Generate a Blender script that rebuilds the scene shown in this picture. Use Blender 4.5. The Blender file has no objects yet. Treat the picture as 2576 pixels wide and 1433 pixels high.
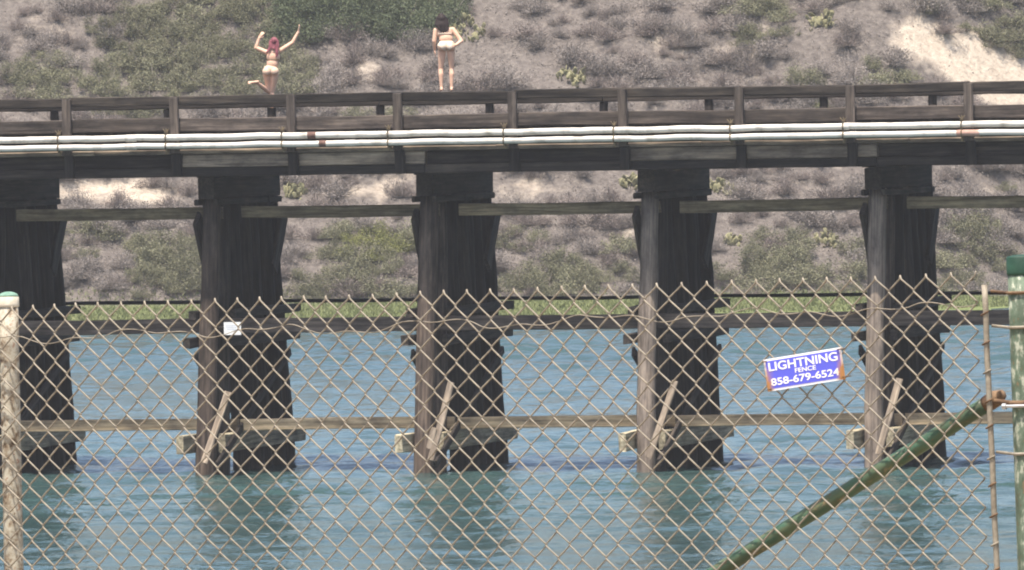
import bpy, bmesh, math, random
import numpy as np
from mathutils import Vector, Matrix, noise

random.seed(7)
rng = np.random.default_rng(7)
SC = bpy.context.scene
COL = SC.collection
R = math.radians

# ------------------------------------------------------------------ camera
IW, IH, F = 2576.0, 1433.0, 22800.0         # photo grid used for all pixel measurements, focal length in its pixels
A = R(15)                                   # the camera looks 15 degrees to the left of square-on to the bridge
DH = Vector((-math.sin(A), math.cos(A), 0)); RH = Vector((math.cos(A), math.sin(A), 0))
DIST, EYE, VH = 190.0, 8.0, 220.0
CAM = -DIST * DH; CAM.z = EYE
_p = math.atan((IH / 2 - VH) / F)
FWD = DH * math.cos(_p) - Vector((0, 0, math.sin(_p)))
_up0 = RH.cross(FWD); _th = 0.0179
RIGHT = RH * math.cos(_th) - _up0 * math.sin(_th)
UP = RH * math.sin(_th) + _up0 * math.cos(_th)
cd = bpy.data.cameras.new('camera'); co = bpy.data.objects.new('camera', cd); COL.objects.link(co)
cd.sensor_width = 36; cd.lens = 36 * F / IW; cd.clip_start = 1; cd.clip_end = 6000
_m = Matrix((RIGHT, UP, -FWD)).transposed().to_4x4(); _m.translation = CAM
co.matrix_world = _m
SC.camera = co

# ------------------------------------------------------------------ sky, sun, exposure
SUN_EL = R(72); SUN_AZ = R(190)             # azimuth from +Y towards +X: the sun stands behind the camera
wd = bpy.data.worlds.new('World'); SC.world = wd; wd.use_nodes = True
nt = wd.node_tree; bgn = nt.nodes['Background']
sky = nt.nodes.new('ShaderNodeTexSky'); sky.sky_type = 'NISHITA'; sky.sun_disc = False
sky.sun_elevation = SUN_EL; sky.sun_rotation = SUN_AZ; sky.air_density = 1.0; sky.dust_density = 3.2; sky.ozone_density = 0.8
nt.links.new(sky.outputs[0], bgn.inputs[0]); bgn.inputs[1].default_value = 0.15
sl = bpy.data.lights.new('sun', 'SUN'); sl.energy = 5.0; sl.angle = R(0.5); sl.color = (1.0, 0.93, 0.83)
so = bpy.data.objects.new('sun', sl); COL.objects.link(so)
SDIR = Vector((math.sin(SUN_AZ) * math.cos(SUN_EL), math.cos(SUN_AZ) * math.cos(SUN_EL), math.sin(SUN_EL)))
so.rotation_euler = SDIR.to_track_quat('Z', 'Y').to_euler(); so.location = SDIR * 100
vs = SC.view_settings; vs.view_transform = 'Standard'; vs.look = 'None'; vs.gamma = 1; vs.exposure = 0.74
vs.use_curve_mapping = False
SC.render.engine = 'CYCLES'; SC.cycles.filter_width = 2.0

# ------------------------------------------------------------------ helpers
def ray(u, v): return FWD + RIGHT * ((u - IW / 2) / F) - UP * ((v - IH / 2) / F)
def at_depth(u, v, d): return CAM + ray(u, v) * d
def on_y(u, v, y): r = ray(u, v); return CAM + r * ((y - CAM.y) / r.y)
def on_z(u, v, z): r = ray(u, v); return CAM + r * ((z - CAM.z) / r.z)
def project(p):
    q = p - CAM; d = q.dot(FWD)
    return IW / 2 + F * q.dot(RIGHT) / d, IH / 2 - F * q.dot(UP) / d
def zy(v, y, u=1288): return on_y(u, v, y).z       # height of a photo row on the bridge plane y
def xy_(u, v, y): return on_y(u, v, y).x

WORLDM = {}
def link(name, me, mat=None, parent=None, M=None):
    o = bpy.data.objects.new(name, me); COL.objects.link(o)
    M = M or Matrix.Identity(4)
    if parent is not None:
        o.parent = parent; o.matrix_basis = WORLDM[parent.name].inverted() @ M
    else:
        o.matrix_basis = M
    WORLDM[o.name] = M
    if mat is not None and me is not None and not me.materials: me.materials.append(mat)
    return o
def tag(o, label=None, cat=None, group=None, kind=None):
    if label: o['label'] = label
    if cat: o['category'] = cat
    if group: o['group'] = group
    if kind: o['kind'] = kind
    return o
def empty(name, loc, parent=None, rz=0):
    return link(name, None, None, parent, Matrix.Translation(loc) @ Matrix.Rotation(rz, 4, 'Z'))
def mesh(name, verts, faces, smooth=False):
    me = bpy.data.meshes.new(name); me.from_pydata([tuple(v) for v in verts], [], faces); me.update()
    if smooth: me.polygons.foreach_set('use_smooth', [True] * len(me.polygons))
    return me
def axis_matrix(p0, p1, up=Vector((0, 0, 1))):
    x = (p1 - p0).normalized()
    if abs(x.dot(up)) > 0.98: up = Vector((0, 1, 0))
    y = up.cross(x).normalized(); z = x.cross(y)
    M = Matrix((x, y, z)).transposed().to_4x4(); M.translation = (p0 + p1) / 2
    return M
def timber(name, parent, p0, p1, w, h, mat, jit=0.006, seg=0.9, cham=0.018, bow=0.0, up=Vector((0, 0, 1))):
    """rough sawn beam with worn edges from p0 to p1: w sideways, h upwards"""
    p0, p1 = Vector(p0), Vector(p1); L = (p1 - p0).length; n = max(2, int(L / seg)); c = min(cham, w * .3, h * .3)
    prof = [(-w/2 + c, -h/2), (w/2 - c, -h/2), (w/2, -h/2 + c), (w/2, h/2 - c), (w/2 - c, h/2), (-w/2 + c, h/2), (-w/2, h/2 - c), (-w/2, -h/2 + c)]
    V, Fc = [], []
    for i in range(n + 1):
        x = -L/2 + L * i / n; b = bow * math.sin(math.pi * i / n)
        oy, oz = random.gauss(0, jit * .6), random.gauss(0, jit * .6)
        for (y, z) in prof:
            V.append((x + (random.gauss(0, jit) if i in (0, n) else 0), y + oy + random.gauss(0, jit * .5), z + oz + b + random.gauss(0, jit * .5)))
    for i in range(n):
        for k in range(8):
            a, b = i * 8 + k, i * 8 + (k + 1) % 8
            Fc.append((a, a + 8, b + 8, b))
    Fc.append(tuple(range(8))); Fc.append(tuple(reversed(range(n * 8, n * 8 + 8))))
    return link(name, mesh(name, V, Fc), mat, parent, axis_matrix(p0, p1, up))
def tube_geo(pts, rad, sides=6, caps=True, up=Vector((0.13, 0.2, 0.97))):
    V, Fc = [], []; n = len(pts)
    for i, p in enumerate(pts):
        t = (pts[min(i + 1, n - 1)] - pts[max(i - 1, 0)]).normalized()
        a = up.cross(t)
        if a.length < 1e-3: a = Vector((1, 0, 0)).cross(t)
        a.normalize(); b = t.cross(a); r = rad[i] if hasattr(rad, '__len__') else rad
        for k in range(sides):
            g = 2 * math.pi * k / sides
            V.append(p + (a * math.cos(g) + b * math.sin(g)) * r)
    for i in range(n - 1):
        for k in range(sides):
            q, s = i * sides + k, i * sides + (k + 1) % sides
            Fc.append((q, s, s + sides, q + sides))
    if caps:
        Fc.append(tuple(reversed(range(sides)))); Fc.append(tuple(range((n - 1) * sides, n * sides)))
    return V, Fc
def tube(name, parent, pts, rad, mat, sides=8, M=None):
    V, Fc = tube_geo([Vector(p) for p in pts], rad, sides)
    c = sum(V, Vector()) / len(V)
    return link(name, mesh(name, [v - c for v in V], Fc, True), mat, parent, Matrix.Translation(c))
def box_geo(c, s):
    x, y, z = c; a, b, d = s[0] / 2, s[1] / 2, s[2] / 2
    V = [Vector((x + i * a, y + j * b, z + k * d)) for k in (-1, 1) for j in (-1, 1) for i in (-1, 1)]
    return V, [(0, 2, 3, 1), (4, 5, 7, 6), (0, 1, 5, 4), (2, 6, 7, 3), (0, 4, 6, 2), (1, 3, 7, 5)]
def merge(gs):
    V, Fc = [], []
    for v, f in gs:
        o = len(V); V += list(v); Fc += [tuple(i + o for i in q) for q in f]
    return V, Fc

# ------------------------------------------------------------------ materials
def base_mat(name, rough=0.8, spec=0.3):
    m = bpy.data.materials.new(name); m.use_nodes = True
    b = m.node_tree.nodes['Principled BSDF']; b.inputs['Roughness'].default_value = rough
    b.inputs['Specular IOR Level'].default_value = spec
    return m, m.node_tree, b
def N(t, kind, **kw):
    n = t.nodes.new(kind)
    for k, v in kw.items(): setattr(n, k, v)
    return n
def coords(t, scale=(1, 1, 1), out='Object', shift=True):
    tc = N(t, 'ShaderNodeTexCoord'); mp = N(t, 'ShaderNodeMapping'); mp.inputs['Scale'].default_value = scale
    t.links.new(tc.outputs[out], mp.inputs['Vector'])
    if shift:
        oi = N(t, 'ShaderNodeObjectInfo'); mu = N(t, 'ShaderNodeMath', operation='MULTIPLY'); mu.inputs[1].default_value = 37.0
        t.links.new(oi.outputs['Random'], mu.inputs[0]); t.links.new(mu.outputs[0], mp.inputs['Location'])
    return mp.outputs[0]
def noise_n(t, vec, scale, detail=4, rough=0.6):
    n = N(t, 'ShaderNodeTexNoise'); n.inputs['Scale'].default_value = scale; n.inputs['Detail'].default_value = detail
    n.inputs['Roughness'].default_value = rough; t.links.new(vec, n.inputs['Vector'])
    return n.outputs['Fac']
def ramp(t, fac, stops):
    r = N(t, 'ShaderNodeValToRGB'); e = r.color_ramp.elements
    while len(e) < len(stops): e.new(0.5)
    for k, (p, c) in enumerate(stops): e[k].position = p; e[k].color = (*c, 1) if len(c) == 3 else c
    t.links.new(fac, r.inputs[0]); return r.outputs[0]
def mix(t, fac, a, b, blend='MIX'):
    m = N(t, 'ShaderNodeMix', data_type='RGBA', blend_type=blend)
    for s, v in ((m.inputs[0], fac), (m.inputs[6], a), (m.inputs[7], b)):
        if isinstance(v, (int, float)): s.default_value = v
        elif isinstance(v, tuple): s.default_value = (*v, 1)
        else: t.links.new(v, s)
    return m.outputs[2]
def bump(t, b, h, strength, dist):
    n = N(t, 'ShaderNodeBump'); n.inputs['Strength'].default_value = strength; n.inputs['Distance'].default_value = dist
    t.links.new(h, n.inputs['Height']); t.links.new(n.outputs[0], b.inputs['Normal'])
def obj_random(t, lo, hi):
    oi = N(t, 'ShaderNodeObjectInfo'); mr = N(t, 'ShaderNodeMapRange'); mr.inputs[3].default_value = lo; mr.inputs[4].default_value = hi
    t.links.new(oi.outputs['Random'], mr.inputs[0]); return mr.outputs[0]
def val_color(t, v):
    c = N(t, 'ShaderNodeCombineColor')
    for k in range(3): t.links.new(v, c.inputs[k])
    return c.outputs[0]
def wood(name, dark, mid, light, var=(0.75, 1.25), rough=0.85):
    m, t, b = base_mat(name, rough, 0.2)
    g = noise_n(t, coords(t, (0.8, 16, 16)), 1.0, 5, 0.65)
    s = noise_n(t, coords(t, (0.9, 1.6, 1.6)), 1.3, 4, 0.6)
    c = mix(t, s, ramp(t, g, [(0.36, dark), (0.52, mid), (0.68, light)]), ramp(t, g, [(0.38, dark), (0.62, mid)]))
    c = mix(t, 1.0, c, (1.07, 1.0, 0.88), 'MULTIPLY')
    c = mix(t, 1.0, c, ramp(t, noise_n(t, coords(t, (1.2, 3, 3)), 1.1, 5, .7), [(0.33, (0.5, 0.5, 0.52)), (0.5, (1.0, 1.0, 1.0)), (0.68, (1.45, 1.42, 1.35))]), 'MULTIPLY')
    c = mix(t, 1.0, c, val_color(t, obj_random(t, *var)), 'MULTIPLY')
    t.links.new(c, b.inputs['Base Color']); bump(t, b, g, 0.5, 0.02)
    return m
M_CREO = wood('creosoted_timber', (0.014, 0.012, 0.012), (0.036, 0.031, 0.029), (0.075, 0.063, 0.056))
M_PILE = wood('dark_pile_timber', (0.006, 0.006, 0.006), (0.015, 0.0135, 0.0135), (0.05, 0.043, 0.040))
M_GREY = wood('weathered_grey_timber', (0.11, 0.09, 0.076), (0.21, 0.175, 0.15), (0.32, 0.275, 0.235))
M_GREYPILE = wood('silvered_pile_timber', (0.10, 0.085, 0.079), (0.20, 0.172, 0.16), (0.31, 0.27, 0.25), (0.9, 1.1))
M_BROWNPILE = wood('brown_pile_timber', (0.032, 0.025, 0.023), (0.078, 0.062, 0.056), (0.15, 0.122, 0.108), (0.9, 1.1))
M_RAIL = wood('brown_rail_timber', (0.038, 0.032, 0.031), (0.08, 0.068, 0.065), (0.14, 0.12, 0.114))
M_TAN = wood('tan_girt_timber', (0.22, 0.172, 0.115), (0.40, 0.32, 0.225), (0.56, 0.465, 0.345))
M_OLIVE = wood('olive_girt_timber', (0.085, 0.068, 0.048), (0.18, 0.15, 0.108), (0.28, 0.238, 0.18))
M_MOSS = wood('lichen_grey_timber', (0.17, 0.155, 0.115), (0.37, 0.34, 0.265), (0.58, 0.545, 0.44))  # lichen tone, raised further to stand in for bounced light
M_PALE = wood('pale_plank', (0.13, 0.108, 0.09), (0.25, 0.212, 0.182), (0.42, 0.37, 0.33), (0.9, 1.1))
def simple(name, c0, c1, scale, rough=0.7, stops=(0.35, 0.65), spec=0.3, metal=0.0, bmp=0.0, stretch=(1, 1, 1)):
    m, t, b = base_mat(name, rough, spec); b.inputs['Metallic'].default_value = metal
    n = noise_n(t, coords(t, stretch), scale, 5, 0.6)
    t.links.new(ramp(t, n, [(stops[0], c0), (stops[1], c1)]), b.inputs['Base Color'])
    if bmp: bump(t, b, n, bmp, 0.01)
    return m
M_PIPE = simple('white_pipe_jacket', (0.30, 0.265, 0.215), (0.64, 0.59, 0.525), 3.0, 0.55, (0.28, 0.5))
M_RUST = simple('rusty_iron', (0.07, 0.04, 0.025), (0.20, 0.125, 0.07), 25, 0.8)
M_BRKT = simple('ochre_strap', (0.07, 0.05, 0.03), (0.25, 0.19, 0.11), 20, 0.8)
M_COUP = simple('brown_coupling', (0.09, 0.045, 0.035), (0.16, 0.085, 0.065), 12)
M_PINK = simple('salmon_coupling', (0.36, 0.20, 0.15), (0.48, 0.30, 0.24), 6)
M_STEEL = simple('track_steel', (0.10, 0.09, 0.085), (0.2, 0.18, 0.16), 6, 0.5, metal=0.6)
M_WHITE = simple('white_plate', (0.74, 0.72, 0.69), (0.82, 0.81, 0.79), 9, 0.5)
M_GREYINK = simple('grey_ink', (0.42, 0.44, 0.50), (0.46, 0.48, 0.54), 9, 0.6)

# ------------------------------------------------------------------ lagoon, near bank, far hillside
def ground_frame(p):                       # lateral offset and distance from the camera on the ground
    q = p - CAM; return q.dot(RH), q.dot(DH)
def from_frame(s, t, z): p = CAM + RH * s + DH * t; p.z = z; return p
def blob(u, v, cu, cv, ru, rv): return math.exp(-(((u - cu) / ru) ** 2 + ((v - cv) / rv) ** 2))
SHORE = lambda s: 316.5 + 4.5 * max(0.0, min(1.0, (s - 15.0) / 6.0)) + 0.6 * noise.noise(Vector((s * .12, 3.1, 0)))
def hill_z(s, t):
    d = t - SHORE(s)
    if d < 0: return max(-1.5, d * 0.12)
    if d < 10.5: z = 0.035 * d
    else: z = 0.37 + (d - 10.5) * 0.66 if d < 31 else 13.9 + 2.5 * (1 - math.exp(-(d - 31) / 9.0))
    k = min(1.0, max(0.0, (d - 9) / 8.0))
    if k > 0:
        z += k * (1.3 * noise.noise(Vector((s * .10, t * .10, 1.7))) + 0.45 * noise.noise(Vector((s * .35, t * .35, 5.2))) + 0.14 * noise.noise(Vector((s * 1.3, t * 1.3, 8.8))))
    # the eroded bare spur on the right
    sp = blob(s, t, 15.3, 346, 4.2, 7.0); z += 1.5 * sp * k
    return z
def hit_hill(u, v):
    r = ray(u, v); rs, rt = r.dot(RH), r.dot(DH)
    lo = None
    for i in range(0, 520):
        t = 316 + i * 0.25; k = t / rt; z = CAM.z + r.z * k
        if hill_z(rs * k, t) >= z: lo = t; break
    if lo is None: return None
    a, b = lo - 0.25, lo
    for _ in range(7):
        m = (a + b) / 2; k = m / rt
        if hill_z(rs * k, m) >= CAM.z + r.z * k: b = m
        else: a = m
    k = b / rt; return from_frame(rs * k, b, hill_z(rs * k, b))
SAND = [(150, 60, 90, 50, .5), (300, 480, 190, 36, 1.2), (925, 480, 90, 34, .8), (1370, 475, 90, 35, .7), (1590, 590, 40, 45, .7),
        (2400, 130, 110, 55, 1.5), (2500, 180, 110, 42, 1.5), (2310, 80, 60, 40, 1.1), (2550, 245, 80, 30, 1.4), (1690, 110, 110, 100, .5),
        (930, 175, 90, 40, .5), (2080, 470, 50, 40, .6), (1900, 120, 110, 70, .35), (620, 130, 30, 30, .3), (2480, 470, 90, 40, .35)]
def sand_at(u, v): return sum(w * blob(u, v, a, b, c, d) for a, b, c, d, w in SAND)
GREEN = [(430, 100, 160, 130, 1.3), (620, 60, 110, 90, 1.0), (560, 170, 90, 80, .9), (120, 190, 130, 60, .8), (730, 190, 60, 55, 1.0), (1930, 40, 75, 60, 1.0), (2030, 180, 50, 25, .7),
         (2250, 180, 90, 30, .9), (420, 650, 130, 80, .8), (200, 640, 60, 90, .3), (900, 640, 130, 70, 1.1), (1420, 680, 190, 55, .9), (1990, 650, 190, 70, .9),
         (2450, 620, 90, 70, .8), (2480, 60, 130, 90, .8), (960, 270, 90, 25, .4), (330, 275, 110, 20, .9), (2540, 480, 60, 40, .4), (760, 690, 60, 50, .5)]
DARK = [(930, 15, 230, 42, 1.3), (1080, 55, 60, 30, .7), (740, 60, 90, 50, .55)]
YELLOW = [(930, 605, 110, 32, 1.2), (355, 625, 35, 25, .8), (330, 275, 90, 18, .5), (740, 200, 40, 40, .35), (2040, 262, 60, 15, .6)]
def fld(L, u, v): return sum(w * blob(u, v, a, b, c, d) for a, b, c, d, w in L)

def grid(name, S, T, zf, smooth=True, sand=False):
    V = []; at = []
    for t in T:
        for s in S:
            p = from_frame(s, t, zf(s, t)); V.append(p)
            if sand:
                u, v = project(p); at.append(min(1.0, sand_at(u, v)))
    n = len(S)
    Fc = [(j * n + i, j * n + i + 1, (j + 1) * n + i + 1, (j + 1) * n + i) for j in range(len(T) - 1) for i in range(n - 1)]
    me = mesh(name, V, Fc, smooth)
    if sand:
        a = me.attributes.new('sand', 'FLOAT', 'POINT'); a.data.foreach_set('value', at)
        tf = [max(0.0, min(1.0, (10.2 - (t - SHORE(s))) / 1.2)) for t in T for s in S]
        a = me.attributes.new('turf', 'FLOAT', 'POINT'); a.data.foreach_set('value', tf)
    return me
def frange(a, b, st):
    out = []; x = a
    while x < b - 1e-6: out.append(x); x += st
    return out + [b]
m, t, b = base_mat('hillside_soil', 0.95, 0.1)
c = coords(t, (1, 1, 1), 'Object', False)
n1 = noise_n(t, c, 0.55, 6, 0.62); n2 = noise_n(t, c, 4.0, 5, 0.7); n3 = noise_n(t, c, 0.16, 4, 0.6)
litter = ramp(t, n2, [(0.30, (0.075, 0.064, 0.057)), (0.52, (0.128, 0.110, 0.098)), (0.75, (0.195, 0.17, 0.147))])
soil = ramp(t, n2, [(0.25, (0.25, 0.20, 0.158)), (0.5, (0.40, 0.338, 0.27)), (0.8, (0.52, 0.45, 0.37))])
at = N(t, 'ShaderNodeAttribute', attribute_name='sand')
ad = N(t, 'ShaderNodeMath', operation='ADD'); t.links.new(at.outputs['Fac'], ad.inputs[0])
sc_ = N(t, 'ShaderNodeMapRange'); sc_.inputs[1].default_value = 0.3; sc_.inputs[2].default_value = 0.75; sc_.inputs[3].default_value = -0.45; sc_.inputs[4].default_value = 0.55
t.links.new(n1, sc_.inputs[0]); t.links.new(sc_.outputs[0], ad.inputs[1])
f = ramp(t, ad.outputs[0], [(0.34, (0, 0, 0)), (0.85, (1, 1, 1))])
ga = N(t, 'ShaderNodeAttribute', attribute_name='turf')
t.links.new(mix(t, ga.outputs['Fac'], mix(t, f, litter, soil), ramp(t, n2, [(0.3, (0.11, 0.135, 0.05)), (0.7, (0.16, 0.185, 0.072))])), b.inputs['Base Color']); bump(t, b, n2, 0.9, 0.12)
M_SOIL = m
hs = grid('hillside', frange(-75, 75, 0.45), frange(311, 362, 0.42) + frange(363, 470, 6), hill_z, True, True)
tag(link('hillside', hs, M_SOIL), kind='structure')

# near bank under the fence, falling to the water
def bank_z(s, t):
    z = 6.05 if t < 27 else max(-2.0, 6.05 - (t - 27) * 0.42)
    return z + 0.12 * noise.noise(Vector((s * .5, t * .5, 2.0))) + 0.25 * min(1, max(0, t - 20) / 10) * noise.noise(Vector((s * .2, t * .2, 9.0)))
M_BANK = simple('sandy_bank', (0.16, 0.125, 0.085), (0.33, 0.27, 0.19), 1.6, 0.95, bmp=0.6)
tag(link('near_bank', grid('near_bank', frange(-60, 60, 1.2), frange(-25, 48, 1.0), bank_z), M_BANK), kind='structure')

WAVE = 0.048
m, t, b = base_mat('lagoon_water', 0.12, 0.5)
b.inputs['IOR'].default_value = 1.45
c = coords(t, (1, 1, 1), 'Object', False)
w1 = noise_n(t, c, 1.15, 3, 0.55); w2 = noise_n(t, c, 3.6, 3, 0.6); w3 = noise_n(t, c, 0.06, 3, 0.5); w4 = noise_n(t, c, 0.28, 2, 0.5)
ws = N(t, 'ShaderNodeMath', operation='MULTIPLY_ADD'); t.links.new(w2, ws.inputs[0]); ws.inputs[1].default_value = 0.30; t.links.new(w1, ws.inputs[2])
ws2 = N(t, 'ShaderNodeMath', operation='MULTIPLY_ADD'); t.links.new(w4, ws2.inputs[0]); ws2.inputs[1].default_value = 1.2; t.links.new(ws.outputs[0], ws2.inputs[2])
bn = N(t, 'ShaderNodeBump'); bn.inputs['Distance'].default_value = 0.12
st = N(t, 'ShaderNodeMapRange'); st.inputs[1].default_value = 0.35; st.inputs[2].default_value = 0.65; st.inputs[3].default_value = 0.45; st.inputs[4].default_value = 0.95
t.links.new(w3, st.inputs[0]); t.links.new(st.outputs[0], bn.inputs['Strength'])
t.links.new(ws2.outputs[0], bn.inputs['Height']); t.links.new(bn.outputs[0], b.inputs['Normal'])
t.links.new(ramp(t, w3, [(0.35, (0.026, 0.056, 0.055)), (0.65, (0.034, 0.068, 0.066))]), b.inputs['Base Color'])
M_WATER = m
# wind ripples as real relief where the photo looks, flat further out
Ss = np.concatenate([np.linspace(-170, -26, 7)[:-1], np.arange(-26, 26.01, 0.24), np.linspace(26, 170, 7)[1:]])
Tt = np.concatenate([np.linspace(30, 140, 5)[:-1], np.arange(140, 332, 0.17), np.linspace(332, 480, 4)])
SS, TT = np.meshgrid(Ss, Tt)
ZZ = np.zeros_like(SS); wr = np.random.default_rng(11)
for q in range(64):
    lam = 0.75 * (4.2 / 0.75) ** wr.random(); k_ = 2 * math.pi / lam; a_ = wr.normal(0.12, 0.55) + math.pi / 2
    ZZ += WAVE * lam * np.sin(k_ * (SS * math.cos(a_) + TT * math.sin(a_)) + wr.uniform(0, 6.28)) / 64 ** .5
gust = 0.62 + 0.38 * np.sin(SS * .05 + TT * .045 + 1.0) * np.sin(TT * .028 - SS * .035 + .6)
ZZ *= gust * np.clip((26 - np.abs(SS)) / 3, 0, 1) * np.clip((TT - 140) / 4, 0, 1) * np.clip((331 - TT) / 4, 0, 1)
PX = CAM.x + RH.x * SS + DH.x * TT; PY = CAM.y + RH.y * SS + DH.y * TT
VV = np.stack([PX, PY, ZZ], -1).reshape(-1, 3).astype(np.float32)
nr, nc_ = SS.shape; ii = np.arange(nr * nc_).reshape(nr, nc_)
FQ = np.stack([ii[:-1, :-1], ii[:-1, 1:], ii[1:, 1:], ii[1:, :-1]], -1).reshape(-1, 4).astype(np.int32)
wm = bpy.data.meshes.new('lagoon_water'); wm.vertices.add(len(VV)); wm.vertices.foreach_set('co', VV.ravel())
wm.loops.add(FQ.size); wm.loops.foreach_set('vertex_index', FQ.ravel()); wm.polygons.add(len(FQ))
wm.polygons.foreach_set('loop_start', np.arange(0, FQ.size, 4, dtype=np.int32)); wm.update(calc_edges=True)
wm.polygons.foreach_set('use_smooth', np.ones(len(FQ), dtype=bool))
tag(link('lagoon_water', wm, M_WATER, None, Matrix.Translation((0, 0, -0.08))), kind='structure')

# ------------------------------------------------------------------ the railway trestle
TR = tag(empty('railway_trestle', (0, 0, 0)), 'dark creosoted timber railway trestle on pile bents crossing the lagoon', 'bridge')
YF = -1.0                                   # front of the walkway
Z_RT, Z_RB = zy(227, YF), zy(250, YF)       # top rail
Z_CT, Z_CB = zy(284, YF), zy(318, YF)       # curb plank
Z_P1, Z_P2 = zy(331.5, YF - .2), zy(352.5, YF - .2)
Z_LT, Z_LB = zy(362, YF), zy(375, YF)       # ledge
Z_ST, Z_SB = zy(375, YF), zy(409, YF)       # outer stringers
Z_BB = zy(432, YF + .2)                     # underside
YFAR = 4.9
X0, X1 = -22.0, 22.0
# bents: photo column of the front pile at row 900
BU = [-48, 520, 1068, 1626, 2199, 2790]
BX = [xy_(u, 900, -0.35) for u in BU]; BX = [BX[0] - 4.8] + BX
PMAT = [M_CREO, M_CREO, M_BROWNPILE, M_BROWNPILE, M_GREYPILE, M_GREYPILE, M_CREO]
ZCAP_T, ZCAP_B = zy(434, 0.5), zy(488, 0.5)
Z_U = (zy(508, 0.6), zy(538, 0.6)); Z_M = (zy(792, 0.2), zy(829, 0.2)); Z_L = (zy(1048, 0.7), zy(1077, 0.7))
Z_S2 = (zy(769, 1), zy(790, 1)); Z_S1 = (zy(836, 1), zy(861, 1)); Z_S0 = (zy(1079, 1), zy(1125, 1))
YT = [0.25, 0.85, 1.5, 2.2, 2.9, 3.6, 4.3]; YB = [-0.8, 0.3, 2.35, 3.15, 3.95, 4.8, 5.6]
def pile(parent, X, yt, yb, zt, zb, r0, r1, mat):
    n = 9; pts = []; rad = []
    for i in range(n):
        k = i / (n - 1)
        pts.append(Vector((X + random.gauss(0, .012), yb + (yt - yb) * k + random.gauss(0, .01), zb + (zt - zb) * k)))
        rad.append((r0 + (r1 - r0) * k) * random.uniform(.96, 1.05))
    V, Fc = tube_geo(pts, rad, 14, True, Vector((1, 0.02, 0.01)))
    M = axis_matrix(pts[0], pts[-1], Vector((1, 0, 0))); Mi = M.inverted()
    return link('pile', mesh('pile', [Mi @ v for v in V], Fc, True), mat, parent, M)
for bi, X in enumerate(BX):
    cap = timber('pile_bent', TR, (X, -0.15, (ZCAP_T + ZCAP_B) / 2), (X, 4.75, (ZCAP_T + ZCAP_B) / 2), 0.36, ZCAP_T - ZCAP_B, M_CREO)
    zt = ZCAP_B + .01
    for k in range(7):
        mt = PMAT[bi] if k == 0 else (M_BROWNPILE if (k == 1 and bi in (3, 5)) else (M_CREO if k in (1, 3) else M_PILE))
        r = 0.205 if k == 0 else (0.2 if k < 3 else 0.235)
        if bi in (4, 5) and k == 0: r = 0.19
        pile(cap, X + (0 if k == 0 else random.gauss(0, .03)), YT[k], YB[k], zt, -1.5, r * 1.06, r * .97, mt)
    # corbel blocks under the stringers
    for y in (0.3, 1.3, 2.3, 3.3, 4.3):
        timber('corbel', cap, (X - .3, y, ZCAP_T + .09), (X + .34, y, ZCAP_T + .09), 0.3, 0.18, M_CREO)
    zc = ZCAP_B - .07
    for sx in (-1, 1):
        timber('cap_clamp', cap, (X + sx * .22, -.2, zc), (X + sx * .22, 4.6, zc), 0.08, .13, M_CREO)
    # sash braces on both sides of the piles
    for (zt_, zb_), mt, ya, yb_ in ((Z_S2, M_CREO, -.35, 5.2), (Z_S1, M_CREO, -.75, 5.1), (Z_S0, M_MOSS, -1.35, 5.35)):
        zc = (zt_ + zb_) / 2; h = zt_ - zb_
        timber('sash_brace', cap, (X - .31, ya, zc), (X - .31, yb_, zc), 0.16, h, mt, jit=.012)
        timber('sash_brace', cap, (X + .31, ya + (1.0 if mt is M_MOSS else .9), zc), (X + .31, yb_ + .3, zc), 0.16, h, mt, jit=.012)
    # sway braces, crossing on the two sides
    timber('sway_brace', cap, (X + .45, -1.25, .16), (X + .45, 4.3, Z_S1[1] - .25), 0.075, 0.17, M_CREO, jit=.004)
    timber('sway_brace', cap, (X - .44, 4.9, .3), (X - .44, 0.3, Z_S1[1] - .2), 0.075, 0.22, M_CREO)
    zu = Z_U[1]
    timber('knee_brace', cap, (X + .25, 4.78, zu + .02), (X + .25, 3.9, zu - 1.15), 0.09, 0.42, M_CREO, jit=.012)
    timber('knee_brace', cap, (X - .26, -.02, zu + .02), (X - .26, .75, zu - 1.1), 0.09, 0.42, M_CREO, jit=.012)
    if 2 <= bi <= 5:                        # loose pale plank leaning against the front pile
        (ua, va), (ub, vb) = (((512, 1164), (574, 985)), ((1084, 1158), (1134, 962)), ((1632, 1152), (1698, 958)), ((2210, 1142), (2262, 952)))[bi - 2]
        timber('leaning_plank', cap, on_y(ua, va, -1.12), on_y(ub, vb, -.72), .05, .15, M_PALE, jit=.006, up=Vector((1, 0, .3)))
        if bi == 3: timber('leaning_plank', cap, on_y(1079, 1128, -1.05), on_y(1093, 1075, -1.0), .05, .12, M_PALE, up=Vector((1, 0, .3)))
# girts from bent to bent
for i in range(len(BX) - 1):
    xa, xb = BX[i], BX[i + 1]
    dz = random.gauss(0, .015)
    timber('girt', TR, (xa + .55, .62, (Z_U[0] + Z_U[1]) / 2 + dz), (xb + .12, .62, (Z_U[0] + Z_U[1]) / 2 + random.gauss(0, .015)), .12, Z_U[0] - Z_U[1], M_OLIVE, bow=-.012)
    timber('girt', TR, (xa - .1, .18, (Z_M[0] + Z_M[1]) / 2), (xb - .11, .18, (Z_M[0] + Z_M[1]) / 2), .14, Z_M[0] - Z_M[1], M_RAIL, bow=-.01)
    timber('girt', TR, (xa + .42, .7, (Z_L[0] + Z_L[1]) / 2), (xb + .35, .7 , (Z_L[0] + Z_L[1]) / 2 + .01), .13, Z_L[0] - Z_L[1], M_TAN, bow=.012)
    zf = (zy(746.5, 5.5) + zy(752.5, 5.5)) / 2
    timber('girt', TR, (xa, 5.52, zf), (xb - .02, 5.52, zf), .2, .075, M_PILE, bow=-.01)
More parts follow.
